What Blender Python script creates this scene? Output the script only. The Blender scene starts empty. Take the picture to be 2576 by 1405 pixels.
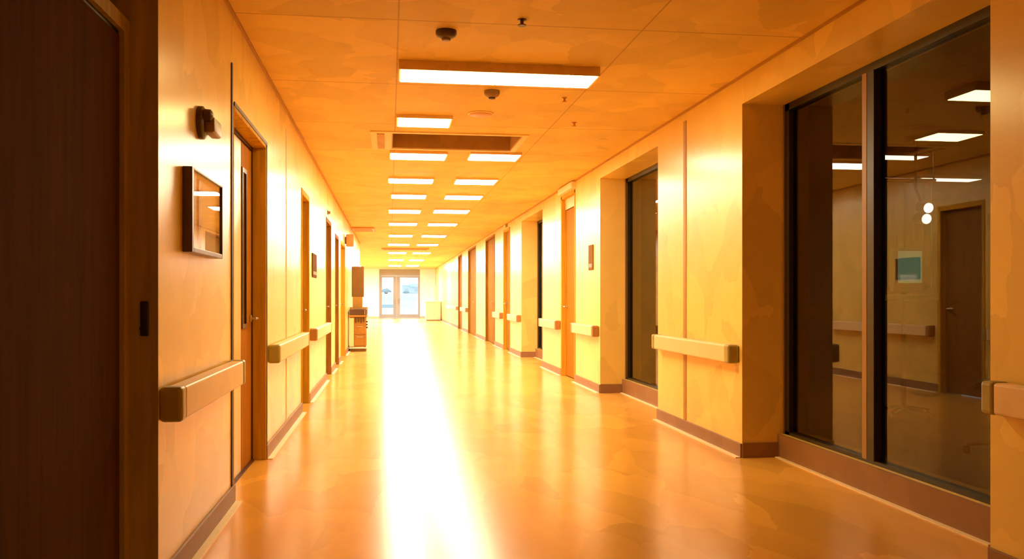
import bpy, bmesh, math, random
from mathutils import Vector, Matrix
random.seed(7)
C = bpy.context.scene.collection
PI = math.pi

# ------------------------------------------------------------------ measures
XR, XL, H = 2.47, -0.86, 2.70            # corridor walls and ceiling
REC = 0.31                               # depth of the window recesses
YB, YE = -3.0, 48.0                      # wall behind the camera, far end wall
YLOB = 25.8                              # left wall stops here, lobby opens
XLOB = -3.4

# ------------------------------------------------------------------ materials
MATS = {}
def nodes_of(name):
    m = bpy.data.materials.new(name); m.use_nodes = True
    nt = m.node_tree; b = nt.nodes['Principled BSDF']
    MATS[name] = m
    return m, nt, b

def mat(name, col, rough=0.5, spec=0.5, metal=0.0, mottle=0.0, scale=3.0, stretch=(1, 1, 1), bump=0.0, coat=0.0):
    """plain surface whose pigment varies a little in soft brush-like patches"""
    m, nt, b = nodes_of(name)
    b.inputs['Roughness'].default_value = rough
    b.inputs['Specular IOR Level'].default_value = spec
    b.inputs['Metallic'].default_value = metal
    b.inputs['Coat Weight'].default_value = coat
    b.inputs['Coat Roughness'].default_value = 0.12
    b.inputs['Base Color'].default_value = (*col, 1)
    if mottle > 0 or bump > 0:
        g = nt.nodes.new('ShaderNodeNewGeometry')
        mp = nt.nodes.new('ShaderNodeMapping'); mp.inputs['Scale'].default_value = [scale * s for s in stretch]
        nt.links.new(g.outputs['Position'], mp.inputs['Vector'])
        nz = nt.nodes.new('ShaderNodeTexNoise'); nz.inputs['Scale'].default_value = 1.7; nz.inputs['Detail'].default_value = 4
        nt.links.new(mp.outputs['Vector'], nz.inputs['Vector'])
        mx = nt.nodes.new('ShaderNodeMixRGB'); mx.inputs[0].default_value = 0.35
        nt.links.new(mp.outputs['Vector'], mx.inputs[1]); nt.links.new(nz.outputs['Color'], mx.inputs[2])
        vo = nt.nodes.new('ShaderNodeTexVoronoi'); vo.inputs['Scale'].default_value = 2.2
        nt.links.new(mx.outputs[0], vo.inputs['Vector'])
        sp = nt.nodes.new('ShaderNodeSeparateColor'); nt.links.new(vo.outputs['Color'], sp.inputs[0])
        ad = nt.nodes.new('ShaderNodeMath'); ad.operation = 'ADD'
        nt.links.new(sp.outputs[0], ad.inputs[0]); nt.links.new(nz.outputs['Fac'], ad.inputs[1])
        mr = nt.nodes.new('ShaderNodeMapRange')
        mr.inputs['From Min'].default_value = 0.2; mr.inputs['From Max'].default_value = 1.6
        mr.inputs['To Min'].default_value = 1 - mottle; mr.inputs['To Max'].default_value = 1 + mottle * 0.6
        nt.links.new(ad.outputs[0], mr.inputs['Value'])
        vm = nt.nodes.new('ShaderNodeVectorMath'); vm.operation = 'SCALE'; vm.inputs[0].default_value = col
        nt.links.new(mr.outputs[0], vm.inputs['Scale'])
        nt.links.new(vm.outputs[0], b.inputs['Base Color'])
        if bump > 0:
            bp = nt.nodes.new('ShaderNodeBump'); bp.inputs['Strength'].default_value = bump; bp.inputs['Distance'].default_value = 0.01
            nt.links.new(ad.outputs[0], bp.inputs['Height']); nt.links.new(bp.outputs[0], b.inputs['Normal'])
    return m

def wood(name, col, rough=0.7, contrast=0.25):
    m, nt, b = nodes_of(name)
    b.inputs['Specular IOR Level'].default_value = .07
    b.inputs['Roughness'].default_value = rough
    g = nt.nodes.new('ShaderNodeNewGeometry')
    mp = nt.nodes.new('ShaderNodeMapping'); mp.inputs['Scale'].default_value = (14, 14, 1.2)
    nt.links.new(g.outputs['Position'], mp.inputs['Vector'])
    nz = nt.nodes.new('ShaderNodeTexNoise'); nz.inputs['Scale'].default_value = 1.5; nz.inputs['Detail'].default_value = 6; nz.inputs['Distortion'].default_value = 0.6
    nt.links.new(mp.outputs[0], nz.inputs['Vector'])
    rp = nt.nodes.new('ShaderNodeValToRGB')
    rp.color_ramp.elements[0].position = 0.3; rp.color_ramp.elements[1].position = 0.7
    rp.color_ramp.elements[0].color = (*[c * (1 - contrast) for c in col], 1)
    rp.color_ramp.elements[1].color = (*[min(1, c * (1 + contrast * .6)) for c in col], 1)
    nt.links.new(nz.outputs['Fac'], rp.inputs['Fac']); nt.links.new(rp.outputs[0], b.inputs['Base Color'])
    return m

def emit(name, col, strength):
    m, nt, b = nodes_of(name)
    b.inputs['Base Color'].default_value = (.8, .8, .8, 1)
    b.inputs['Emission Color'].default_value = (*col, 1)
    b.inputs['Emission Strength'].default_value = strength
    return m

def glass(name, tint=(1, 1, 1), ior=1.5, rough=0.0):
    """thin pane: clear through, mirror by Fresnel"""
    m = bpy.data.materials.new(name); m.use_nodes = True
    nt = m.node_tree; nt.nodes.clear()
    out = nt.nodes.new('ShaderNodeOutputMaterial'); mix = nt.nodes.new('ShaderNodeMixShader')
    tr = nt.nodes.new('ShaderNodeBsdfTransparent'); tr.inputs[0].default_value = (*tint, 1)
    gl = nt.nodes.new('ShaderNodeBsdfGlossy'); gl.inputs['Roughness'].default_value = rough
    fr = nt.nodes.new('ShaderNodeFresnel'); bf = nt.nodes.new('ShaderNodeNewGeometry'); mr = nt.nodes.new('ShaderNodeMapRange')   # same reflectance on both faces of the pane
    mr.inputs['To Min'].default_value = ior; mr.inputs['To Max'].default_value = 1 / ior
    nt.links.new(bf.outputs['Backfacing'], mr.inputs['Value']); nt.links.new(mr.outputs[0], fr.inputs[0])
    nt.links.new(fr.outputs[0], mix.inputs[0]); nt.links.new(tr.outputs[0], mix.inputs[1]); nt.links.new(gl.outputs[0], mix.inputs[2])
    nt.links.new(mix.outputs[0], out.inputs[0])
    MATS[name] = m
    return m

WALL = mat('wall_paint', (.88, .64, .19), .25, .5, mottle=.15, scale=2.1, stretch=(1, 1, .8))
FLOOR = mat('floor_vinyl', (.76, .40, .08), .21, .36, mottle=.20, scale=1.4, stretch=(1.6, .7, 1), bump=.03)
BASE = mat('baseboard_vinyl', (.30, .155, .075), .45, .3, mottle=.1)
STRIP = mat('pale_highlight_strip', (.95, .80, .58), .35, .5)  # bright line at the floor joint, a highlight put into colour
RAIL = mat('handrail_vinyl', (.88, .65, .38), .4, .4, mottle=.05, scale=5)
CAP = mat('handrail_cap', (.38, .31, .09), .4, .4, mottle=.1, scale=9)
SEAMSHADE = mat('seam_and_shadow_strip', (.46, .25, .04), .5, .3)
DSEAM = mat('dark_seam', (.085, .028, .008), .5, .3)
DOORW = wood('door_orange_wood', (.43, .165, .010))
DOORO = wood('door_ochre_wood', (.31, .155, .015))
DOORD = wood('door_brown_wood', (.27, .12, .018))
SHADEW = wood('door_shade_wood', (.085, .037, .003), .9, .2)  # shade of the unlit near end is painted into this wood
SHADEW.node_tree.nodes['Principled BSDF'].inputs['Specular IOR Level'].default_value = .06
JAMBD = wood('jamb_dark_wood', (.42, .32, .09), .55, .2)
CASING = wood('casing_brown_wood', (.62, .35, .03))
CREAM = mat('cream_laminate', (.90, .68, .36), .25, .5, mottle=.05)
BLACKF = mat('black_frame', (.018, .012, .008), .35, .5)
MULL = mat('mullion_bronze', (.34, .19, .08), .4, .5)
GLASS = glass('window_glass', (.66, .62, .52), 1.55)
CLEAR = glass('clear_glass', (.97, .99, 1), 1.45)
SMOKED = glass('smoked_glass', (.42, .38, .28), 1.6)
HOUSING = mat('lamp_housing', (.78, .55, .28), .5, .4, mottle=.1, scale=8)
FRAMEC = mat('vent_frame_paint', (.88, .66, .38), .5, .3)
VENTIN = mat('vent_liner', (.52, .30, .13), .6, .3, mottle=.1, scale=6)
DKPLA = mat('dark_brown_plastic', (.085, .042, .018), .35, .5)
TANPL = mat('tan_plastic', (.30, .17, .07), .4, .5)
ORPLA = mat('orange_plastic', (.60, .27, .07), .4, .5)
STEEL = mat('brushed_steel', (.62, .55, .45), .3, .5, metal=1.0)
PAPER = mat('notice_paper', (.90, .80, .60), .5, .3)
PALEF = mat('pale_door_frame', (.30, .26, .21), .4, .4)
WHITEP = mat('white_paint', (.90, .82, .66), .4, .4)
LAMP1 = emit('lamp_diffuser', (1, .76, .28), 38.0)
LAMP2 = emit('lamp_diffuser_mid', (1, .89, .60), 54.0)
LAMP3 = emit('lamp_diffuser_far', (1, .97, .84), 52.0)
LAMP4 = emit('lamp_diffuser_end_and_fill', (.70, .90, 1), 88.0)

def ceiling_material():
    m = mat('ceiling_panels', (.78, .54, .15), .55, .3, mottle=.18, scale=1.9)
    nt = m.node_tree; b = nt.nodes['Principled BSDF']
    src = b.inputs['Base Color'].links[0].from_socket
    g = nt.nodes.new('ShaderNodeNewGeometry'); sx = nt.nodes.new('ShaderNodeSeparateXYZ')
    nt.links.new(g.outputs['Position'], sx.inputs[0])
    def line(sock, off, period, width):
        a = nt.nodes.new('ShaderNodeMath'); a.operation = 'SUBTRACT'; a.inputs[1].default_value = off - period / 2
        nt.links.new(sock, a.inputs[0])
        f = nt.nodes.new('ShaderNodeMath'); f.operation = 'FLOORED_MODULO'; f.inputs[1].default_value = period
        nt.links.new(a.outputs[0], f.inputs[0])
        c = nt.nodes.new('ShaderNodeMath'); c.operation = 'COMPARE'; c.inputs[1].default_value = period / 2; c.inputs[2].default_value = width / 2
        nt.links.new(f.outputs[0], c.inputs[0])
        return c.outputs[0]
    l1 = line(sx.outputs['Y'], 4.98, 1.5, .014); l2 = line(sx.outputs['X'], .05, 1.42, .010)
    mx = nt.nodes.new('ShaderNodeMath'); mx.operation = 'MAXIMUM'
    nt.links.new(l1, mx.inputs[0]); nt.links.new(l2, mx.inputs[1])
    k = nt.nodes.new('ShaderNodeMath'); k.operation = 'MULTIPLY'; k.inputs[1].default_value = .55
    nt.links.new(mx.outputs[0], k.inputs[0])
    mc = nt.nodes.new('ShaderNodeMixRGB'); mc.inputs[2].default_value = (.30, .13, .03, 1)
    nt.links.new(k.outputs[0], mc.inputs[0]); nt.links.new(src, mc.inputs[1])
    nt.links.new(mc.outputs[0], b.inputs['Base Color'])
    return m
CEIL = ceiling_material()

# ------------------------------------------------------------------ mesh helpers
class MB:
    def __init__(self): self.bm = bmesh.new()
    def box(self, x0, x1, y0, y1, z0, z1, bev=0.0, seg=2):
        t = bmesh.new()
        bmesh.ops.create_cube(t, size=1)
        bmesh.ops.scale(t, vec=(x1 - x0, y1 - y0, z1 - z0), verts=t.verts)
        bmesh.ops.translate(t, vec=((x0 + x1) / 2, (y0 + y1) / 2, (z0 + z1) / 2), verts=t.verts)
        if bev > 0: bmesh.ops.bevel(t, geom=t.edges[:], offset=bev, segments=seg, affect='EDGES', profile=.5)
        self._add(t); return self
    def cyl(self, p, q, r0, r1=None, n=20, bev=0.0):
        r1 = r0 if r1 is None else r1
        p, q = Vector(p), Vector(q); d = q - p
        t = bmesh.new()
        bmesh.ops.create_cone(t, cap_ends=True, cap_tris=False, segments=n, radius1=r0, radius2=r1, depth=d.length)
        if bev > 0:
            es = [e for e in t.edges if abs(e.verts[0].co.z - e.verts[1].co.z) < 1e-6]
            bmesh.ops.bevel(t, geom=es, offset=bev, segments=2, affect='EDGES', profile=.5)
        M = d.to_track_quat('Z', 'Y').to_matrix().to_4x4(); M.translation = (p + q) / 2
        bmesh.ops.transform(t, matrix=M, verts=t.verts)
        self._add(t); return self
    def lathe(self, prof, center, axis='Z', n=28):
        """prof: list of (radius, height) along the axis"""
        rings = []
        t = self.bm
        for r, hh in prof:
            ring = []
            for i in range(n):
                a = 2 * PI * i / n
                if axis == 'Z': v = (center[0] + r * math.cos(a), center[1] + r * math.sin(a), center[2] + hh)
                else: v = (center[0] + hh, center[1] + r * math.cos(a), center[2] + r * math.sin(a))
                ring.append(t.verts.new(v))
            rings.append(ring)
        for a, b in zip(rings, rings[1:]):
            for i in range(n): t.faces.new((a[i], a[(i + 1) % n], b[(i + 1) % n], b[i]))
        t.faces.new(rings[0]); t.faces.new(rings[-1])
        return self
    def tube(self, pts, r, n=10):
        for a, b in zip(pts, pts[1:]): self.cyl(a, b, r, n=n)
        return self
    def _add(self, t):
        me = bpy.data.meshes.new('tmp'); t.to_mesh(me); t.free()
        self.bm.from_mesh(me); bpy.data.meshes.remove(me)
    def build(self, name, material, parent=None, smooth=False):
        bmesh.ops.recalc_face_normals(self.bm, faces=self.bm.faces)
        me = bpy.data.meshes.new(name); self.bm.to_mesh(me); self.bm.free()
        me.materials.append(material)
        if smooth:
            for p in me.polygons: p.use_smooth = True
            me.set_sharp_from_angle(angle=math.radians(40))
        o = bpy.data.objects.new(name, me); C.objects.link(o)
        if parent: o.parent = parent
        return o

def tag(o, label=None, cat=None, group=None, kind=None):
    if label: o['label'] = label
    if cat: o['category'] = cat
    if group: o['group'] = group
    if kind: o['kind'] = kind
    return o
def empty(name, loc, rz=0):
    o = bpy.data.objects.new(name, None); C.objects.link(o)
    o.location = loc; o.rotation_euler.z = rz; o.empty_display_size = .1
    return o
def thing(name, label, cat, loc, group=None, rz=0):
    return tag(empty(name, loc, rz), label, cat, group)
def structure(o, label, cat): return tag(o, label, cat, None, 'structure')
def copy_tree(o, parent=None):
    c = o.copy(); C.objects.link(c); c.parent = parent
    for ch in list(o.children): copy_tree(ch, c)
    return c

# ------------------------------------------------------------------ openings
# (y near, y far, top)
LEFT_OPEN = [(5.02, 6.30, 2.19), (8.81, 9.62, 2.20), (12.18, 13.15, 2.22), (14.20, 15.07, 2.14), (15.80, 17.25, 2.13)]
ALCOVE = (1.0, 3.43)
RIGHT_WIN = [(3.32, 5.90, 2.50), (7.86, 10.11, 2.54), (14.05, 16.35, 2.57)]
RIGHT_DOOR = [(11.52, 12.45, 2.58), (17.94, 18.96, 2.58), (20.57, 22.55, 2.62), (25.19, 27.64, 2.62), (30.10, 31.69, 2.62)]

# ------------------------------------------------------------------ shell
structure(MB().box(XLOB - .3, XR + .5, YB, YE + .25, -.12, 0).build('floor', FLOOR), 'glossy orange vinyl corridor floor with pale reflections', 'floor')
# ceiling with the hole of the vent
VX0, VX1, VY0, VY1 = .02, 1.28, 8.38, 9.24
c = MB()
c.box(XLOB - .3, XR + .5, YB, VY0, H, H + .3); c.box(XLOB - .3, XR + .5, VY1, YE + .25, H, H + .3)
c.box(XLOB - .3, VX0, VY0, VY1, H, H + .3); c.box(VX1, XR + .5, VY0, VY1, H, H + .3)
structure(c.build('ceiling', CEIL), 'orange panelled corridor ceiling with thin joints', 'ceiling')

LT = .30                                             # left wall thickness
w = MB()
y = ALCOVE[1]
w.box(XL - LT, XL, YB, ALCOVE[0], 0, H)
for a, b, t in LEFT_OPEN:
    w.box(XL - LT, XL, y, a, 0, H); w.box(XL - LT, XL, a, b, t, H); y = b
w.box(XL - LT, XL, y, YLOB, 0, H)
structure(w.build('wall_left', WALL), 'cream orange left corridor wall with door openings', 'wall')
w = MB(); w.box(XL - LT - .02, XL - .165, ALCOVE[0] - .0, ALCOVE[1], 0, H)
structure(w.build('wall_alcove', SHADEW), 'panelling above and behind the near left door, shade painted as dark brown', 'wall')
RT = .50
w = MB(); y = YB
ops = sorted([(a, b, t, 'w') for a, b, t in RIGHT_WIN] + [(a, b, t, 'd') for a, b, t in RIGHT_DOOR])
for a, b, t, k in ops:
    w.box(XR, XR + RT, y, a, 0, H); w.box(XR, XR + RT, a, b, t, H)
    if k == 'w': w.box(XR + REC - .03, XR + RT, a, b, 0, .165)
    y = b
w.box(XR, XR + RT, y, YE, 0, H)
structure(w.build('wall_right', WALL), 'cream orange right corridor wall with deep window recesses', 'wall')
structure(MB().box(XL - LT, XR + RT, YB - .2, YB, 0, H).build('wall_back', WALL), 'orange wall closing the near end of the corridor', 'wall')
# end wall with the doorway, lobby
EX0, EX1, EZ = -.56, 1.645, 2.66
w = MB()
w.box(XLOB, EX0, YE, YE + .25, 0, H); w.box(EX1, XR + RT, YE, YE + .25, 0, H); w.box(EX0, EX1, YE, YE + .25, EZ, H)
structure(w.build('wall_end', mat('end_wall_paint', (.78, .84, .86), .6, .3)), 'bright white wall around the glazed end doors', 'wall')
structure(MB().box(XLOB - .3, XLOB, YLOB - .3, YE + .25, 0, H).build('wall_lobby', WHITEP), 'far white wall of the lobby on the left', 'wall')
structure(MB().box(XLOB, XL - LT, YLOB - .3, YLOB, 0, H).build('wall_lobby_return', WHITEP), 'short wall where the corridor opens into the lobby', 'wall')

# baseboards, the highlight at the floor joint painted as a pale strip
def baseboard(name, x, side, spans, label):
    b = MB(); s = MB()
    for a, e in spans:
        x0, x1 = (x - .0, x + .014) if side > 0 else (x - .014, x)
        b.box(x0, x1, a, e, 0, .10, .003)
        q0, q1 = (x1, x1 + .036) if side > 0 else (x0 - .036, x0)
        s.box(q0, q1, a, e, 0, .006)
    o = b.build(name, BASE); structure(o, label, 'baseboard')
    s.build('highlight_strip', STRIP, o)
    o.children[0]['label'] = 'pale strip painted as the highlight along the floor joint'
sp = []; y = ALCOVE[1]
for a, b, t in LEFT_OPEN: sp.append((y, a)); y = b
sp.append((y, YLOB)); baseboard('baseboard_left', XL, 1, sp, 'brown baseboard along the left wall')
sp = []; y = YB
for a, b, t, k in ops: sp.append((y, a)); y = b
sp.append((y, YE)); baseboard('baseboard_right', XR, -1, sp, 'brown baseboard along the right wall')
structure(MB().box(XLOB, EX0, YE - .014, YE, 0, .10).box(EX1, XR, YE - .014, YE, 0, .10).build('baseboard_end', mat('end_base', (.62, .42, .22), .5)), 'tan baseboard on the end wall', 'baseboard')
for i, (a, b, t) in enumerate(RIGHT_WIN):
    o = MB().box(XR + REC - .045, XR + REC - .03, a, b, 0, .165).box(XR + .0, XR + REC - .045, b - .014, b, 0, .105).box(XR, XR + REC - .045, a, a + .014, 0, .105).build('baseboard_window', BASE)
    structure(o, ['brown plinth at the foot of the large near window', 'brown plinth at the foot of the narrow middle window', 'brown plinth at the foot of the far window'][i], 'baseboard')
    s = MB().box(XR + REC - .075, XR + REC - .045, a, b - .02, 0, .006).build('highlight_strip', STRIP, o); s['label'] = 'pale strip painted as the highlight along the floor joint'

# thin wall joints; shadow lines under the ceiling painted as brown strips
structure(MB().box(XL, XL + .006, 4.955, 4.985, .10, 2.42).build('trim_1', DSEAM), 'dark vertical joint strip beside the left double door', 'trim')
structure(MB().box(XL, XL + .003, 7.52, 7.56, .10, 2.55).build('trim_2', mat('faint_joint', (.74, .46, .16), .5)), 'faint vertical joint on the left wall', 'trim')
structure(MB().box(XR - .005, XR, 7.075, 7.14, .10, 2.62).build('trim_3', SEAMSHADE), 'orange vertical joint strip on the right wall', 'trim')
structure(MB().box(XL, XL + .018, ALCOVE[1], YLOB, H - .014, H).build('shadow_line_left', SEAMSHADE), 'brown strip painted as the shadow line where the left wall meets the ceiling', 'trim')
structure(MB().box(XR - .018, XR, YB, YE, H - .014, H).build('shadow_line_right', SEAMSHADE), 'brown strip painted as the shadow line where the right wall meets the ceiling', 'trim')

# ------------------------------------------------------------------ left doors
def lever(parent, x, y, z, sx, back=-1):
    m = MB()
    m.cyl((x, y, z), (x + sx * .012, y, z), .026, n=18, bev=.003)
    m.cyl((x + sx * .01, y, z), (x + sx * .055, y, z), .010, n=12)
    m.cyl((x + sx * .05, y + .008, z), (x + sx * .05, y + back * .11, z), .0095, n=12)
    return m.build('door_handle', STEEL, parent, True)

# near door in the alcove, its shade painted as dark wood
xl = XL - .11
d = empty('door_1', (0, 0, 0)); structure(d, 'near left door, deep shade painted into its dark brown wood', 'door')
MB().box(XL - .165, xl, 1.75, 3.34, .01, 2.085, .004).build('door_leaf', SHADEW, d)
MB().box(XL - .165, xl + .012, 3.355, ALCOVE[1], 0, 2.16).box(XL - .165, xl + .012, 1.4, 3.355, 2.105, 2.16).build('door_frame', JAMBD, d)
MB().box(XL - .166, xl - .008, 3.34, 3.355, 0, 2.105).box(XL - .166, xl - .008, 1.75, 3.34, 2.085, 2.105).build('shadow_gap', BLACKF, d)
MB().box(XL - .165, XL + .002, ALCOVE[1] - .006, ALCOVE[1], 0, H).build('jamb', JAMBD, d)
k = MB().box(XL - .06, XL - .03, ALCOVE[1] - .016, ALCOVE[1] - .006, .99, 1.12, .004)
k.cyl((XL - .045, ALCOVE[1] - .014, 1.02), (XL - .045, ALCOVE[1] - .034, 1.02), .012, n=12)
k.build('strike_plate', BLACKF, d)

# unequal double door
a, b, t = LEFT_OPEN[0]
d = empty('door_2', (0, 0, 0)); structure(d, 'brown and cream unequal double door in left wall', 'door')
xb = XL - .13; xf = XL - .09
MB().box(XL - .13, XL + .006, b - .016, b + .02, 0, t + .02, .003).box(XL - .13, XL + .006, a - .0, b + .02, t - .016, t + .02, .003).box(XL - .13, XL + .004, a - .012, a + .012, 0, t + .02, .003).build('door_frame', CASING, d)
MB().box(XL + .004, XL + .010, b + .004, b + .03, 0, t + .03).box(XL + .004, XL + .010, a, b + .03, t + .008, t + .03).build('casing_edge', DSEAM, d)
MB().box(xb, xf + .008, b - .040, b - .016, 0, t - .016).box(xb, xf + .008, a + .012, b - .04, t - .040, t - .016).build('door_stop', DSEAM, d)
lf = MB().box(xb, xf, a + .015, 5.83, .012, t - .045, .003).build('door_leaf', CREAM, d); lf['label'] = 'narrow cream laminate leaf'
lf = MB().box(xb, xf, 5.838, b - .045, .012, t - .045, .003).build('door_leaf', DOORW, d); lf['label'] = 'wide orange brown leaf with vision slit'
MB().box(xf, xf + .008, 5.85, 5.88, .93, 1.98).box(xf, xf + .008, 6.00, 6.03, .93, 1.98).box(xf, xf + .008, 5.88, 6.00, .93, .96).box(xf, xf + .008, 5.88, 6.00, 1.95, 1.98).build('vision_frame', DKPLA, lf)
MB().box(xf, xf + .003, 5.88, 6.00, .96, 1.95).build('vision_pane', SMOKED, lf)
lever(lf, xf, b - .10, .99, 1)
MB().box(xf, xf + .02, a + .012, b - .04, 0, .012).build('threshold', DSEAM, d)

names = ['brown door in left wall beyond the first handrail', 'dark brown narrow door past the wall plaque', 'dark brown door before the projecting sign', 'ochre brown door beside the trolley']
for i, (a, b, t) in enumerate(LEFT_OPEN[1:]):
    d = empty('door_%d' % (i + 3), (0, 0, 0)); structure(d, names[i], 'door')
    lm = [DOORD, DOORD, DOORD, DOORO][i]
    xf = XL - .07
    MB().box(xf - .04, xf, a + .03, b - .045, .012, t - .045, .003).build('door_leaf', lm, d)
    MB().box(XL - .13, XL + .008, b - .045, b + .012, 0, t + .012, .003).box(XL - .13, XL + .008, a - .012, a + .03, 0, t + .012, .003).box(XL - .13, XL + .008, a + .03, b - .045, t - .045, t + .012, .003).build('door_frame', CASING if i in (0, 3) else DOORD, d)
    lever(d, xf, b - .14, 1.0, 1)

# ------------------------------------------------------------------ right doors
names = ['bright orange door with pale box above in right wall', 'ochre door after the second deep window', 'wide ochre door farther down the right wall', 'double ochre door far along the right wall', 'farthest brown door in the right wall']
for i, (a, b, t) in enumerate(RIGHT_DOOR):
    d = empty('door_%d' % (i + 7), (0, 0, 0)); structure(d, names[i], 'door')
    lm = [DOORW, DOORO, DOORO, DOORO, DOORD][i]
    xf = XR + .055
    top = 2.38 if i == 0 else t - .04
    if b - a > 1.5:
        mid = (a + b) / 2
        MB().box(xf, xf + .045, a + .04, mid - .003, .012, top, .003).build('door_leaf', lm, d)
        MB().box(xf, xf + .045, mid + .003, b - .04, .012, top, .003).build('door_leaf', lm, d)
        lever(d, xf, mid - .08, 1.0, -1)
    else:
        MB().box(xf, xf + .045, a + .04, b - .04, .012, top, .003).build('door_leaf', lm, d)
        lever(d, xf, b - .13, 1.0, -1)
    if i == 0:
        MB().box(xf - .01, xf + .045, a + .04, b - .04, 2.39, 2.57, .003).build('transom_panel', CREAM, d)
    f = MB().box(XR - .008, XR + .12, a - .012, a + .04, 0, t, .003).box(XR - .008, XR + .12, b - .04, b + .03, 0, t, .003)
    f.box(XR - .008, XR + .12, a - .012, b + .03, t - .04, t + .012, .003)
    f.build('door_frame', [CASING, CASING, DOORO, DOORO, DOORD][i], d)
    MB().box(xf + .05, xf + .06, a + .03, b - .03, 0, t - .03).build('backing', DKPLA, d)

# ------------------------------------------------------------------ right windows
def right_window(n, a, b, t, mulls, label):
    wd = empty('window_%d' % n, (0, 0, 0)); structure(wd, label, 'window')
    x = XR + REC; z0 = .165; fw = .055
    f = MB()
    f.box(x, x + .07, b - fw - .03, b, z0, t); f.box(x, x + .07, a, a + fw, z0, t)
    f.box(x, x + .07, a, b, z0, z0 + .022); f.box(x, x + .07, a, b, t - .05, t)
    f.build('window_frame', BLACKF, wd)
    MB().box(x - .012, x, b - .02, b - .012, z0, t).build('bronze_bead', MULL, wd)
    ys = [b - fw - .03] + [m for m in mulls] + [a + fw]
    for m in mulls:
        mm = MB().box(x - .012, x + .06, m - .030, m + .045, z0 + .02, t - .05, .003).build('mullion', BLACKF, wd)
        MB().box(x - .014, x - .004, m + .045, m + .095, z0 + .02, t - .05, .002).build('mullion_face', MULL, mm)
    for q in range(len(ys) - 1):
        hi, lo = ys[q], ys[q + 1]
        MB().box(x + .030, x + .034, lo, hi, z0 + .02, t - .05).build('pane', GLASS, wd)
right_window(1, *RIGHT_WIN[0], [4.74], 'large dark floor to ceiling window with bronze mullion')
right_window(2, *RIGHT_WIN[1], [8.30], 'narrow dark olive window in deep recess')
right_window(3, *RIGHT_WIN[2], [15.2], 'far dark window in deep recess')

# ------------------------------------------------------------------ handrails
def handrail(wall, y0, y1, label, capm=CAP):
    s = 1 if wall == 'l' else -1
    x = XL if wall == 'l' else XR
    r = thing('handrail', label, 'handrail', (x, y0, .665), 'handrails along the corridor walls')
    L = y1 - y0; dp = .083; cw = .075
    def bx(xa, xb, *r_): return (min(s * xa, s * xb), max(s * xa, s * xb)) + r_
    MB().box(*bx(.012, dp, cw, L - cw, 0, .128), .012, 3).build('rail_body', RAIL, r)
    MB().box(*bx(.0, .02, cw + .02, L - cw - .02, .03, .10)).build('wall_bracket', BASE, r)
    MB().box(*bx(.0, dp + .002, 0, cw, -.003, .131), .016, 3).build('end_cap', capm, r)['label'] = 'dark brown end cap'
    MB().box(*bx(.0, dp + .002, L - cw, L, -.003, .131), .016, 3).build('end_cap', capm, r)['label'] = 'dark brown end cap'
OCAP = mat('orange_cap', (.40, .19, .06), .4, .4)
handrail('l', 3.445, 4.93, 'nearest handrail on the left wall below the framed notice')
handrail('l', 6.42, 8.75, 'handrail on left wall just beyond the cream and brown double door')
handrail('l', 9.68, 12.10, 'handrail on left wall under the small dark plaque', OCAP)
handrail('r', 2.2, 3.27, 'handrail cut by right photo edge, on pillar before the large window')
handrail('r', 5.95, 7.80, 'long handrail on right wall between large near window and narrow window')
handrail('r', 10.16, 11.46, 'handrail on right wall under the slim plaque before the orange door', OCAP)
handrail('r', 12.52, 13.98, 'handrail on right wall just past the bright orange door', OCAP)
handrail('r', 16.42, 17.86, 'short handrail on right wall just past the third deep window', OCAP)
handrail('r', 19.04, 20.50, 'handrail on right wall between first and second ochre doors', OCAP)
handrail('r', 27.75, 30.0, 'handrail on right wall between the last two brown doors', OCAP)
handrail('r', 31.8, 37.5, 'farthest handrail on right wall fading into the glare', OCAP)

# ------------------------------------------------------------------ ceiling lights
LC = [(.06, 1.42, 5.81, 6.16), (.06, .54, 7.55, 7.95),
      (.0, .62, 9.42, 9.85), (.86, 1.42, 9.36, 9.80),
      (-.02, .58, 11.45, 11.90), (.86, 1.42, 11.42, 11.90),
      (.02, .56, 13.25, 13.75), (.84, 1.42, 13.25, 13.75),
      (-.02, .56, 15.55, 16.15), (.78, 1.42, 15.45, 16.05),
      (-.02, .58, 18.3, 18.9), (.80, 1.42, 18.3, 18.9),
      (-.02, .58, 21.8, 22.5), (.80, 1.42, 21.8, 22.5),
      (-.05, .58, 25.5, 26.3), (.80, 1.42, 25.5, 26.3),
      (-.05, .58, 30.2, 31.2), (.80, 1.42, 30.2, 31.2),
      (-.05, .58, 36.0, 37.2), (.80, 1.42, 36.0, 37.2),
      (-.05, .58, 42.5, 44.0), (.80, 1.42, 42.5, 44.0)]
rows = ['', '', 'third', 'third', 'fourth', 'fourth', 'fifth', 'fifth', 'sixth', 'sixth', 'seventh', 'seventh', 'eighth', 'eighth', 'ninth', 'ninth', 'tenth', 'tenth', 'eleventh', 'eleventh', 'last', 'last']
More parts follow.
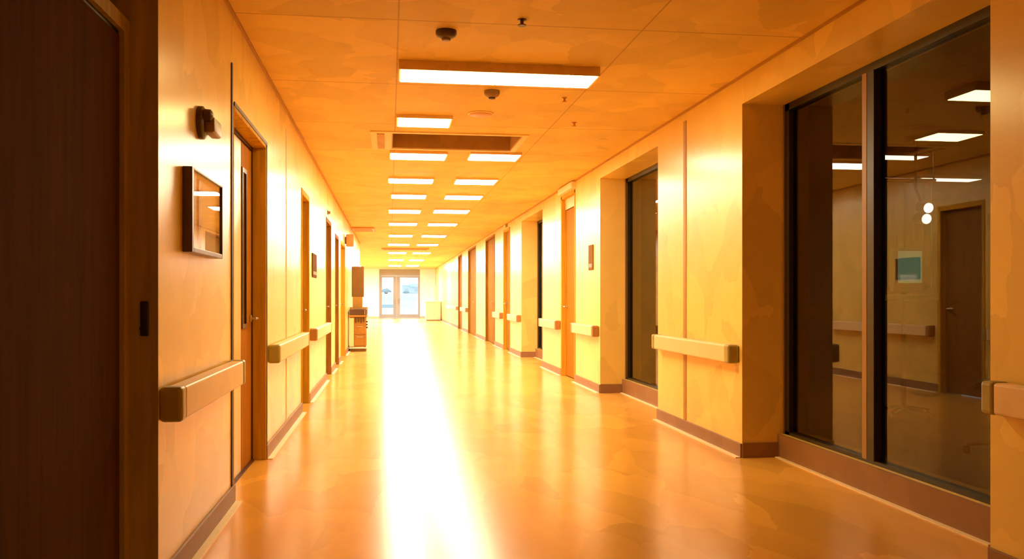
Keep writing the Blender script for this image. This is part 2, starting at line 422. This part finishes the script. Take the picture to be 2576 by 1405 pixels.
for i, (x0, x1, y0, y1) in enumerate(LC):
    if i == 0: lab = 'wide nearest ceiling light spanning two panels, brown housing side showing'
    elif i == 1: lab = 'single short ceiling light just before the brown ceiling vent'
    else:
        side = 'left' if i % 2 == 0 else 'right'
        where = {'third': 'just behind the brown ceiling vent', 'last': 'nearest the glazed end doors'}.get(rows[i], '%s row of lights from the camera' % rows[i])
        lab = '%s ceiling light of the pair %s' % (side, where) if rows[i] in ('third', 'last') else '%s ceiling light in the %s' % (side, where)
    t = thing('ceiling_light', lab, 'ceiling light', (x0, y0, H), 'ceiling lights')
    W, D = x1 - x0, y1 - y0
    dr = .062 if i == 0 else .028
    hs = MB().box(0, W, 0, .014, -dr, 0).box(0, W, D - .014, D, -dr, 0).box(0, .014, .014, D - .014, -dr, 0).box(W - .014, W, .014, D - .014, -dr, 0)
    hs.build('housing', HOUSING if i == 0 else FRAMEC, t)
    f = LAMP1 if y0 < 8.5 else (LAMP2 if y0 < 17 else (LAMP3 if y0 < 33 else LAMP4))
    if i == 0:
        MB().box(.014, W * .5 - .004, .014, D - .014, -dr - .004, -.01, .003).build('diffuser', f, t)
        MB().box(W * .5 + .004, W - .014, .014, D - .014, -dr - .004, -.01, .003).build('diffuser', f, t)
    else:
        MB().box(.014, W - .014, .014, D - .014, -dr - .004, -.008, .003).build('diffuser', f, t)

for i, (x0, y0, lab) in enumerate([(-2.6, 30, 'nearer fill light added in the lobby past the end of the left wall'), (-2.6, 37, 'middle fill light added in the lobby past the end of the left wall'), (-2.6, 44, 'fill light added in the lobby closest to the end wall')]):  # lobby lamps added to whiten the end wall
    t = thing('ceiling_light', lab, 'ceiling light', (x0, y0, H), 'ceiling lights')
    MB().box(0, 1.2, 0, .014, -.03, 0).box(0, 1.2, .586, .6, -.03, 0).box(0, .014, .014, .586, -.03, 0).box(1.186, 1.2, .014, .586, -.03, 0).build('housing', FRAMEC, t)
    MB().box(.014, 1.186, .014, .586, -.034, -.008, .003).build('diffuser', LAMP4, t)
t = thing('ceiling_light', 'unseen dim fill light added over the near end of the corridor', 'ceiling light', (.2, -1.6, H), 'ceiling lights')  # added lamp behind the camera, lifts the reveals, jamb and rail caps
MB().box(0, 1.2, 0, .014, -.03, 0).box(0, 1.2, .286, .3, -.03, 0).box(0, .014, .014, .286, -.03, 0).box(1.186, 1.2, .014, .286, -.03, 0).build('housing', FRAMEC, t)
MB().box(.014, 1.186, .014, .286, -.034, -.008, .003).build('diffuser', emit('fill_lamp_diffuser', (1, .64, .18), 13.0), t)

# ------------------------------------------------------------------ ceiling vent
v = thing('ceiling_vent', 'brown recessed ceiling vent with pale frame between the second and third lights', 'ceiling vent', (VX0, VY0, H))
W, D = VX1 - VX0, VY1 - VY0
MB().box(-.20, W + .05, -.06, 0, -.012, 0).box(-.20, W + .05, D, D + .05, -.012, 0).box(-.20, 0, 0, D, -.012, 0).box(W, W + .05, 0, D, -.012, 0).build('frame', FRAMEC, v)
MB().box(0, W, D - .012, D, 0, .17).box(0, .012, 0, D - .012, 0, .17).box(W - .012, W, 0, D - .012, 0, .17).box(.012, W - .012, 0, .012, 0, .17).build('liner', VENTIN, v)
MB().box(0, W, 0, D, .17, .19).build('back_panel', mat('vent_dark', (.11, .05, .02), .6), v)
MB().box(-.14, -.07, .02, D - .02, -.02, -.012, .002).build('side_slot', VENTIN, v)

def disc(name, label, cat, x, y, r, hgt, m, inner=None, sq=1.0):
    t = thing(name, label, cat, (x, y, H))
    MB().lathe([(r, 0), (r, -hgt * .45), (r * .86, -hgt * .75), (r * .5, -hgt)], (0, 0, 0)).build('body', m, t, True)
    if inner: MB().lathe([(r * .45, -hgt), (r * .4, -hgt - .012), (r * .15, -hgt - .016)], (0, 0, 0), n=20).build('sensor', inner, t, True)
    return t
disc('smoke_detector', 'large dark brown round detector on the ceiling before the first light', 'smoke detector', .33, 5.15, .062, .045, DKPLA, TANPL)
disc('smoke_detector', 'tan and brown round detector on the ceiling behind the first light', 'smoke detector', .77, 6.60, .060, .05, TANPL, DKPLA)
t = thing('ceiling_speaker', 'low orange ceiling disc right of the short single light', 'ceiling speaker', (.77, 7.42, H))
MB().lathe([(.10, 0), (.10, -.010), (.085, -.018), (.02, -.018)], (0, 0, 0)).build('grille', ORPLA, t, True)
MB().lathe([(.112, 0), (.112, -.006), (.10, -.010)], (0, 0, 0)).build('rim', FRAMEC, t, True)
def sprinkler(x, y, m, label, s=1.0):
    t = thing('ceiling_sprinkler', label, 'sprinkler', (x, y, H + .004))
    MB().lathe([(.028 * s, 0), (.026 * s, -.008), (.010 * s, -.012), (.010 * s, -.035)], (0, 0, 0), n=16).build('body', m, t, True)
    MB().lathe([(.024 * s, -.034), (.024 * s, -.039)], (0, 0, 0), n=16).build('deflector', m, t, True)
sprinkler(.74, 4.88, DKPLA, 'small dark sprinkler nearest the top of the photo')
sprinkler(1.36, 6.74, ORPLA, 'small orange sprinkler right of the tan detector', .8)
sprinkler(1.64, 7.69, ORPLA, 'small orange sprinkler on the ceiling closest to the right wall', .9)
t = thing('air_grille', 'orange brown ceiling grille far down by the left wall', 'air grille', (-.84, 19.8, H))
MB().box(0, .50, 0, 1.1, -.03, 0, .004).build('frame', ORPLA, t)
g = MB()
for i in range(7): g.box(.05, .45, .1 + i * .13, .17 + i * .13, -.036, -.03)
g.build('slats', mat('grille_tan', (.70, .38, .14), .5), t)
t = thing('air_grille', 'tan ceiling grille between the far lights near the end doors', 'air grille', (-.25, 28.0, H))
MB().box(0, 1.5, 0, .45, -.05, 0, .004).build('frame', mat('grille_pale', (.62, .44, .24), .5), t)
g = MB()
for i in range(3): g.box(.06, 1.44, .06 + i * .12, .12 + i * .12, -.056, -.05)
g.build('slats', TANPL, t)

# ------------------------------------------------------------------ left wall things
# framed notice
t = thing('framed_notice', 'dark framed notice with shiny glass on the near left wall', 'picture frame', (XL, 3.82, 1.325))
L, Z, P = .68, .36, .04
fr = MB().box(0, P, 0, .035, 0, Z, .003).box(0, P, L - .012, L, 0, Z, .003).box(0, P, .035, L - .012, 0, .022, .003).box(0, P, .035, L - .012, Z - .010, Z, .003)
fr.build('frame', DKPLA, t)
MB().box(0, .012, .03, L - .01, .02, Z - .008).build('backing', PAPER, t)
MB().box(.012, .024, .036, .16, .024, Z - .012).build('dark_panel', BLACKF, t)['label'] = 'dark panel behind the glass'
MB().box(.012, .026, .20, .25, .024, Z - .03).build('divider', DKPLA, t)
MB().box(.030, .033, .035, L - .012, .022, Z - .010).build('glass', CLEAR, t)
# alarm
t = thing('wall_sounder', 'dark brown round alarm sounder high on the near left wall', 'alarm', (XL, 4.15, 1.93))
MB().lathe([(.075, 0), (.075, .02), (.06, .03)], (0, 0, 0), axis='X').build('base', DKPLA, t, True)
MB().box(.02, .07, -.02, .16, -.045, .03, .012, 3).build('horn_box', TANPL, t, True)
MB().lathe([(.03, .03), (.028, .055), (.012, .066)], (0, -.02, .03), axis='X', n=18).build('lens', DKPLA, t, True)
# plaques
def plaque(x, y0, y1, z0, z1, label, side, m):
    s = 1 if side == 'l' else -1
    t = thing('door_plaque', label, 'sign', (x - s * .003, y0, z0))
    a, b = sorted((0, s * .016)); MB().box(a, b, 0, y1 - y0, 0, z1 - z0, .004).build('plate', m, t)
    a, b = sorted((s * .016, s * .019)); MB().box(a, b, .03, y1 - y0 - .03, .03, (z1 - z0) * .25, .001).build('insert', TANPL if m is not TANPL else DKPLA, t)
plaque(XL, 9.98, 10.50, 1.36, 1.63, 'dark brown plaque on left wall between second and third doors', 'l', mat('plaque_brown', (.12, .045, .01), .8, .1))
plaque(XR, 10.45, 10.68, 1.47, 1.78, 'slim brown plaque on right wall between narrow window and orange door', 'r', mat('plaque_ochre', (.22, .11, .03), .8, .1))
# small light above left door
t = thing('door_lamp', 'tiny dark call lamp above the third left door', 'call lamp', (XL - .003, 12.5, 2.32))
MB().box(0, .012, -.04, .04, -.03, .03, .003).build('base', DKPLA, t); MB().lathe([(.022, .012), (.02, .04), (.008, .046)], (0, 0, 0), axis='X', n=16).build('lens', TANPL, t, True)
# projecting sign
t = thing('projecting_sign', 'ochre rounded sign projecting from left wall above the trolley', 'sign', (XL, 17.3, 2.24))
MB().box(.02, .17, 0, .04, -.12, .12, .02, 3).build('panel', mat('sign_ochre', (.50, .27, .07), .5), t, True)
MB().box(0, .03, .008, .032, -.07, .07).build('bracket', DKPLA, t)
# pale box over the orange door, box over the ochre door
t = thing('overdoor_lightbox', 'pale white box above the bright orange door on right wall', 'sign', (XR, 11.50, 2.605))
MB().box(-.055, 0, 0, .97, 0, .085, .006).build('body', WHITEP, t)
MB().box(-.060, -.055, .03, .94, .012, .073, .001).build('face', mat('box_face', (.95, .88, .72), .4), t)
t = thing('door_lamp', 'small tan call lamp above the ochre door after third window', 'call lamp', (XR + .004, 18.45, 2.64))
MB().box(-.03, 0, -.12, .12, -.02, .04, .006).build('base', TANPL, t); MB().box(-.06, -.03, -.09, .09, -.01, .03, .008).build('lens', FRAMEC, t)

# trolley against the left wall
OCH = mat('trolley_ochre', (.36, .18, .03), .6, .2, mottle=.1, scale=6)
OCD = mat('trolley_brown', (.17, .08, .014), .6, .2, mottle=.1, scale=6)
t = thing('trolley', 'ochre trolley with dark top and tall brown back panel by left wall', 'trolley', (XL + .01, 18.55, 0))
MB().box(.02, .36, .03, .62, .09, .72, .008).build('cabinet', OCH, t)
MB().box(.0, .38, .0, .66, .72, .76, .006).box(.0, .38, .62, .66, .76, .92, .004).build('worktop', OCH, t)
MB().box(.02, .375, .02, .58, .76, .885, .01).build('equipment_box', DKPLA, t)['label'] = 'black box on the worktop'
MB().box(.33, .345, .012, .02, .775, .87).build('chrome_bar', STEEL, t)
MB().box(.06, .27, .645, .69, .92, 1.18, .006).build('panel_post', OCH, t)
MB().box(.04, .30, .64, .70, 1.14, 1.80, .02, 3).build('back_panel', OCD, t)
MB().box(.02, .36, .015, .65, .0, .05, .006).build('base', OCD, t)
MB().box(.01, .37, .0, .012, .06, .085, .004).build('bumper', WHITEP, t)
MB().box(.015, .11, .012, .03, .1, .70, .004).build('side_post', CREAM, t)
dr = MB().box(.12, .35, .018, .03, .36, .56, .004).build('drawer', OCH, t); MB().box(.17, .30, .005, .018, .51, .525, .003).build('drawer_handle', STEEL, dr)
dr = MB().box(.12, .35, .018, .03, .12, .345, .004).build('drawer', OCH, t); MB().box(.17, .30, .005, .018, .295, .31, .003).build('drawer_handle', STEEL, dr)
for i in range(4):
    hk = MB().cyl((.15 + i * .055, .016, .715), (.15 + i * .055, .016, .60 + .015 * (i % 2)), .018, .012, n=10)
    hk.build('hanging_tube', DKPLA, t, True)
for i, (cx, cy) in enumerate(((.06, .08), (.32, .08), (.06, .58), (.32, .58))):
    MB().cyl((cx - .015, cy, .035), (cx + .015, cy, .035), .034, n=16).build('caster', BLACKF, t, True)
for i in range(3): MB().cyl((.36, .1, .62 - .06 * i), (.395, .1, .62 - .06 * i), .016, n=10).build('side_knob', BLACKF, t, True)

# pale low cabinet near the end
PALEC = mat('pale_cabinet', (.86, .66, .40), .5)
t = thing('low_cabinet', 'pale low cabinet by right wall close to the end doors', 'cabinet', (1.72, 42.0, 0))
MB().box(0, .70, 0, .9, .05, .90, .01).build('body', PALEC, t); MB().box(-.02, .72, -.02, .92, .90, .94, .006).build('top', PALEC, t)
MB().box(.03, .67, .03, .87, 0, .05).build('plinth', TANPL, t); MB().box(.02, .34, -.014, 0, .08, .87, .003).build('door', PALEC, t); MB().box(.36, .68, -.014, 0, .08, .87, .003).build('door', PALEC, t)

# ------------------------------------------------------------------ end doors
d = empty('door_12', (0, 0, 0)); structure(d, 'glazed double door in pale frame at the corridor end', 'door')
y0, y1 = YE + .05, YE + .13
f = MB().box(EX0, EX0 + .10, y0, y1, 0, EZ).box(EX1 - .06, EX1, y0, y1, 0, EZ).box(EX0 + .10, EX1 - .06, y0, y1, 2.30, 2.44).box(EX0 + .10, EX1 - .06, y0, y1, 2.48, EZ)
f.box(EX0 + .10, EX1 - .06, y0 + .02, y1 - .02, 2.44, 2.48)
f.build('door_frame', PALEF, d)
def leaf(xa, xb, st0, st1, hx):
    f = MB().box(xa, xa + st0, y0 + .01, y1 - .01, .01, 2.29).box(xb - st1, xb, y0 + .01, y1 - .01, .01, 2.29).box(xa + st0, xb - st1, y0 + .01, y1 - .01, .01, .20).box(xa + st0, xb - st1, y0 + .01, y1 - .01, 2.20, 2.29)
    o = f.build('door_leaf', PALEF, d)
    MB().box(xa + st0, xb - st1, y0 + .035, y0 + .041, .20, 2.20).build('pane', CLEAR, o)
    MB().cyl((hx, y0 - .03, .75), (hx, y0 - .03, 1.05), .016, n=12).cyl((hx, y0 - .03, .78), (hx, y0 + .012, .78), .010, n=8).cyl((hx, y0 - .03, 1.02), (hx, y0 + .012, 1.02), .010, n=8).build('pull_handle', TANPL, o, True)
leaf(EX0 + .10, .37, .05, .17, .30)
leaf(.375, EX1 - .06, .19, .04, .49)

# ------------------------------------------------------------------ outside
PAVE = mat('pale_pavement', (.72, .78, .78), .9, .2, mottle=.05, scale=.3)
g = MB()
g.box(-60, 60, YE + .25, 60, -.2, -.01); g.box(-60, 60, 90, 330, -.2, 1.5)
for q in range(12):
    t0 = q / 12; t1 = (q + 1) / 12; g.box(-60, 60, 60 + 30 * t0, 60 + 30 * t1, -.2, .02 + 1.46 * (t0 + t1) / 2)
structure(g.build('ground', PAVE), 'pale paved ground outside the end doors', 'ground')
LEAFM = mat('bush_grey_green', (.36, .44, .44), .9, .1, mottle=.3, scale=2)
def bush(name, label, loc, sx, sy, sz, n):
    t = thing(name, label, 'shrub', loc)
    bm = bmesh.new(); bmesh.ops.create_icosphere(bm, subdivisions=4, radius=1)
    for vtx in bm.verts:
        k = 1 + .10 * math.sin(7 * vtx.co.x + n) * math.cos(6 * vtx.co.y) + .07 * math.sin(13 * vtx.co.z + 5 * vtx.co.x)
        vtx.co = Vector((vtx.co.x * sx * k, vtx.co.y * sy * k, max(0, vtx.co.z) * sz * k + .15))
    m = MB(); m.bm.free(); m.bm = bm; m.build('foliage', LEAFM, t, True)
    s = MB()
    for i in range(5): s.cyl((.05 * i - .1, 0, -.01), ((i - 2) * sx * .2, 0, sz * .5), .04, .02, n=8)
    s.build('stems', TANPL, t)
bush('shrub', 'rounded grey green shrub outside, seen through the left end door', (-.35, 92, 1.5), .50, .5, .40, 1)
bush('shrub', 'dark low shrub outside, before the pale building', (1.72, 92, 1.42), .34, .4, .24, 3)
t = thing('low_wall', 'grey low wall outside at the foot of the pale building', 'wall', (2.05, 94, 1.5))
MB().box(0, 9, 0, .3, 0, .16).build('body', mat('outdoor_grey', (.50, .58, .58), .9), t); MB().box(-.03, 9.03, -.03, .33, .16, .20).build('coping', PAVE, t)
t = thing('building', 'pale bluish building outside the right end door', 'building', (2.9, 200, 1.5))
BW = mat('building_pale', (.55, .63, .65), .9)
MB().box(0, 14, 0, 9, 0, 2.3).build('wall_block', BW, t)
MB().box(1.6, 14, -.3, 9, 2.0, 2.75).build('upper_block', BW, t); MB().box(-.1, 14.1, -.2, 9, 2.3, 2.42).build('roof_edge', PAVE, t)
for i in range(4): MB().box(.5 + i * 2.2, 1.3 + i * 2.2, -.03, 0, .8, 1.6).build('window', mat('bld_win%d' % i, (.42, .52, .56), .5), t)
t = thing('bench', 'low blue grey bench outside the left end door', 'bench', (-.75, 52.5, 0))
BG = mat('bench_grey', (.40, .50, .54), .8)
MB().box(0, 1.1, 0, .4, .50, .70, .006).build('seat', BG, t); MB().box(.05, .13, .03, .37, 0, .50).build('leg', BG, t); MB().box(.97, 1.05, .03, .37, 0, .50).build('leg', BG, t)

# ------------------------------------------------------------------ room behind the right windows
RX0, RX1, RY0, RY1 = XR + RT, 8.2, 1.6, 17.0
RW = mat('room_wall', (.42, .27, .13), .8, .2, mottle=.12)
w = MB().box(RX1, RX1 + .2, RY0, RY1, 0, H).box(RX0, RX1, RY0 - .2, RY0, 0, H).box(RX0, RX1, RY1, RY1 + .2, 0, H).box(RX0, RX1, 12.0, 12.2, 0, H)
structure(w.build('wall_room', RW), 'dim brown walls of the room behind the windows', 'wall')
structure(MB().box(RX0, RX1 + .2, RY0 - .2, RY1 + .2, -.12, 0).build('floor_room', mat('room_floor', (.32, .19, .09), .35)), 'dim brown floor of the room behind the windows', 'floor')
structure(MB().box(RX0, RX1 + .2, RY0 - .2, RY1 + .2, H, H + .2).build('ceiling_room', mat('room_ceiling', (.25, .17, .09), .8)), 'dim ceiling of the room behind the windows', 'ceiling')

ROOML = emit('room_lamp', (1, .93, .88), 4.5)
# medical monitor on a pole stand
t = thing('monitor_stand', 'pole stand with teal lit screen behind the large window', 'medical monitor', (4.86, 7.75, 0))
MB().cyl((0, 0, .06), (0, 0, 1.22), .028, n=16).build('pole', DKPLA, t, True)
for k in range(5):
    a = 2 * PI * k / 5
    lg = MB().cyl((0, 0, .09), (.26 * math.cos(a), .26 * math.sin(a), .06), .02, .014, n=10)
    lg = lg.build('leg', DKPLA, t, True)
    MB().cyl((.26 * math.cos(a) - .012, .26 * math.sin(a), .03), (.26 * math.cos(a) + .012, .26 * math.sin(a), .03), .03, n=14).build('caster', BLACKF, lg, True)
hd = MB().box(-.16, .16, -.10, -.02, 1.18, 1.60, .012, 3).build('monitor', mat('monitor_grey', (.45, .48, .40), .5), t)
MB().box(-.12, .12, -.108, -.10, 1.27, 1.57).build('screen', emit('screen_teal', (.16, .55, .42), .45), hd)
MB().box(-.10, .06, -.112, -.108, 1.29, 1.34).build('screen_readout', emit('screen_white', (.55, .75, .70), .55), hd)
MB().box(-.22, .22, -.22, .06, 1.10, 1.16, .012, 3).build('tray', mat('tray_grey', (.42, .44, .36), .5), t)
# examination lamp
t = thing('exam_lamp', 'bright white two headed examination lamp behind the large window', 'lamp', (5.08, 7.9, H))
MB().cyl((0, 0, 0), (0, 0, -.05), .09, n=20).build('ceiling_mount', DKPLA, t, True)
MB().tube([(0, 0, -.05), (0, 0, -.50), (.03, -.05, -.66), (.03, -.05, -.80)], .014).build('arm', DKPLA, t, True)
for q, (hx, hz) in enumerate(((.035, -.69), (.015, -.795))):
    h1 = MB().cyl((hx, -.03, hz), (hx, -.15, hz - .02), .058, .050, n=24).build('lamp_head', DKPLA, t, True)
    MB().cyl((hx, -.15, hz - .02), (hx, -.158, hz - .0215), .048, n=24).build('lens', MATS.get('exam_light') or emit('exam_light', (.85, .92, 1), 4.0), h1, True)
# pale curtain
t = thing('curtain', 'pale green hanging curtain behind the large window', 'curtain', (5.0, 8.6, 0))
bm = bmesh.new(); N = 40; rows_ = []
for zz in (1.25, 2.35):
    rows_.append([bm.verts.new((i * .018, .03 * math.sin(i * 1.1), zz)) for i in range(N)])
for i in range(N - 1): bm.faces.new((rows_[0][i], rows_[0][i + 1], rows_[1][i + 1], rows_[1][i]))
bmesh.ops.solidify(bm, geom=bm.faces[:], thickness=.004)
m = MB(); m.bm.free(); m.bm = bm
m.build('cloth', mat('curtain_green', (.48, .46, .28), .9), t, True)
MB().cyl((-.05, 0, 2.38), (.76, 0, 2.38), .015, n=12).cyl((-.04, 0, 2.38), (-.04, 0, H), .01, n=8).cyl((.74, 0, 2.38), (.74, 0, H), .01, n=8).build('rail', STEEL, t, True)
# shelving with boxes
sx, sy = 5.1, 6.45
t = thing('shelf_unit', 'dark open shelf unit with boxes behind the large window', 'shelf', (sx, sy, 0))
for px_ in (0, .86):
    for py_ in (0, .40): MB().box(px_, px_ + .04, py_, py_ + .04, 0, 1.85).build('post', DKPLA, t)
SZ = (.25, .65, 1.0, 1.36, 1.80)
for z_ in SZ: MB().box(0, .90, 0, .44, z_, z_ + .025).build('shelf_board', DKPLA, t)
BOXM = [mat('box_tan', (.62, .46, .26), .7), mat('box_cream', (.74, .60, .38), .7), mat('box_olive', (.40, .32, .16), .7)]
lv = ['lowest', 'second', 'third', 'fourth']
k = 0
for zi, z_ in enumerate(SZ[:4]):
    for j in range(2):
        wd, hh = (.34, .24) if (zi + j) % 2 == 0 else (.30, .20)
        cn = ['tan', 'cream', 'olive'][k % 3]
        b = thing('storage_box', '%s storage box on the %s shelf behind the large window, %s of two' % (cn, lv[zi], ['left', 'right'][j]), 'box', (sx + .07 + j * .42, sy + .06, z_ + .025), 'boxes on the dark shelf unit')
        MB().box(0, wd, 0, .30, 0, hh, .008).build('body', BOXM[k % 3], b)
        MB().box(-.006, wd + .006, -.006, .306, hh - .05, hh + .006, .004).build('lid', BOXM[(k + 1) % 3], b)
        k += 1
# stool
t = thing('stool', 'round dark stool behind the large window before the shelf', 'stool', (4.35, 5.7, 0))
MB().lathe([(.17, .46), (.185, .48), (.185, .52), (.16, .54)], (0, 0, 0)).build('seat', DKPLA, t, True)
MB().cyl((0, 0, .10), (0, 0, .46), .022, n=14).build('column', STEEL, t, True)
for q in range(5):
    a = 2 * PI * q / 5
    lg = MB().cyl((0, 0, .11), (.24 * math.cos(a), .24 * math.sin(a), .065), .018, .012, n=8).build('leg', DKPLA, t, True)
    MB().cyl((.24 * math.cos(a) - .01, .24 * math.sin(a), .03), (.24 * math.cos(a) + .01, .24 * math.sin(a), .03), .03, n=12).build('caster', BLACKF, lg, True)
for x0, y0, lab in ((5.25, 8.75, 'white ceiling light inside the room, behind the bronze mullion'), (6.75, 10.35, 'white ceiling light deep inside the room behind the large window')):
    t = thing('room_light', lab, 'ceiling light', (x0, y0, H), 'ceiling lights of the room')
    RL = .55 if x0 < 6 else .85
    MB().box(0, RL, 0, .012, -.04, 0).box(0, RL, .268, .28, -.04, 0).box(0, .012, .012, .268, -.04, 0).box(RL - .012, RL, .012, .268, -.04, 0).build('housing', FRAMEC, t)
    MB().box(.012, RL - .012, .012, .268, -.044, -.012, .003).build('diffuser', ROOML, t)
# counter along the room wall
t = thing('counter', 'dark counter along the room wall behind the large window', 'counter', (7.5, 5.2, 0))
MB().box(.04, .69, 0, 3.4, .08, .86, .004).build('cabinet', RW, t); MB().box(0, .69, -.02, 3.42, .86, .90, .004).build('worktop', DKPLA, t)

# ------------------------------------------------------------------ world, camera, view
wd = bpy.data.worlds.new('sky'); bpy.context.scene.world = wd; wd.use_nodes = True
bg = wd.node_tree.nodes['Background']; bg.inputs[0].default_value = (.80, .92, 1, 1); bg.inputs[1].default_value = 2.1

cam = bpy.data.cameras.new('camera'); co = bpy.data.objects.new('camera', cam); C.objects.link(co)
cam.sensor_fit = 'HORIZONTAL'; cam.sensor_width = 36; cam.lens = 36 * 2200 / 2576
cam.shift_y = 44.5 / 2576; cam.clip_end = 500; cam.clip_start = .05
co.location = (0, 0, 1.135); co.rotation_euler = (PI / 2, 0, -math.atan(308 / 2200))
sc = bpy.context.scene; sc.camera = co
sc.view_settings.view_transform = 'Standard'; sc.view_settings.look = 'None'
sc.view_settings.exposure = 0; sc.view_settings.gamma = 1; sc.view_settings.use_curve_mapping = False
sc.cycles.max_bounces = 9; sc.cycles.diffuse_bounces = 6; sc.cycles.glossy_bounces = 4; sc.cycles.transparent_max_bounces = 8
sc.cycles.use_denoising = True; sc.cycles.adaptive_threshold = .03
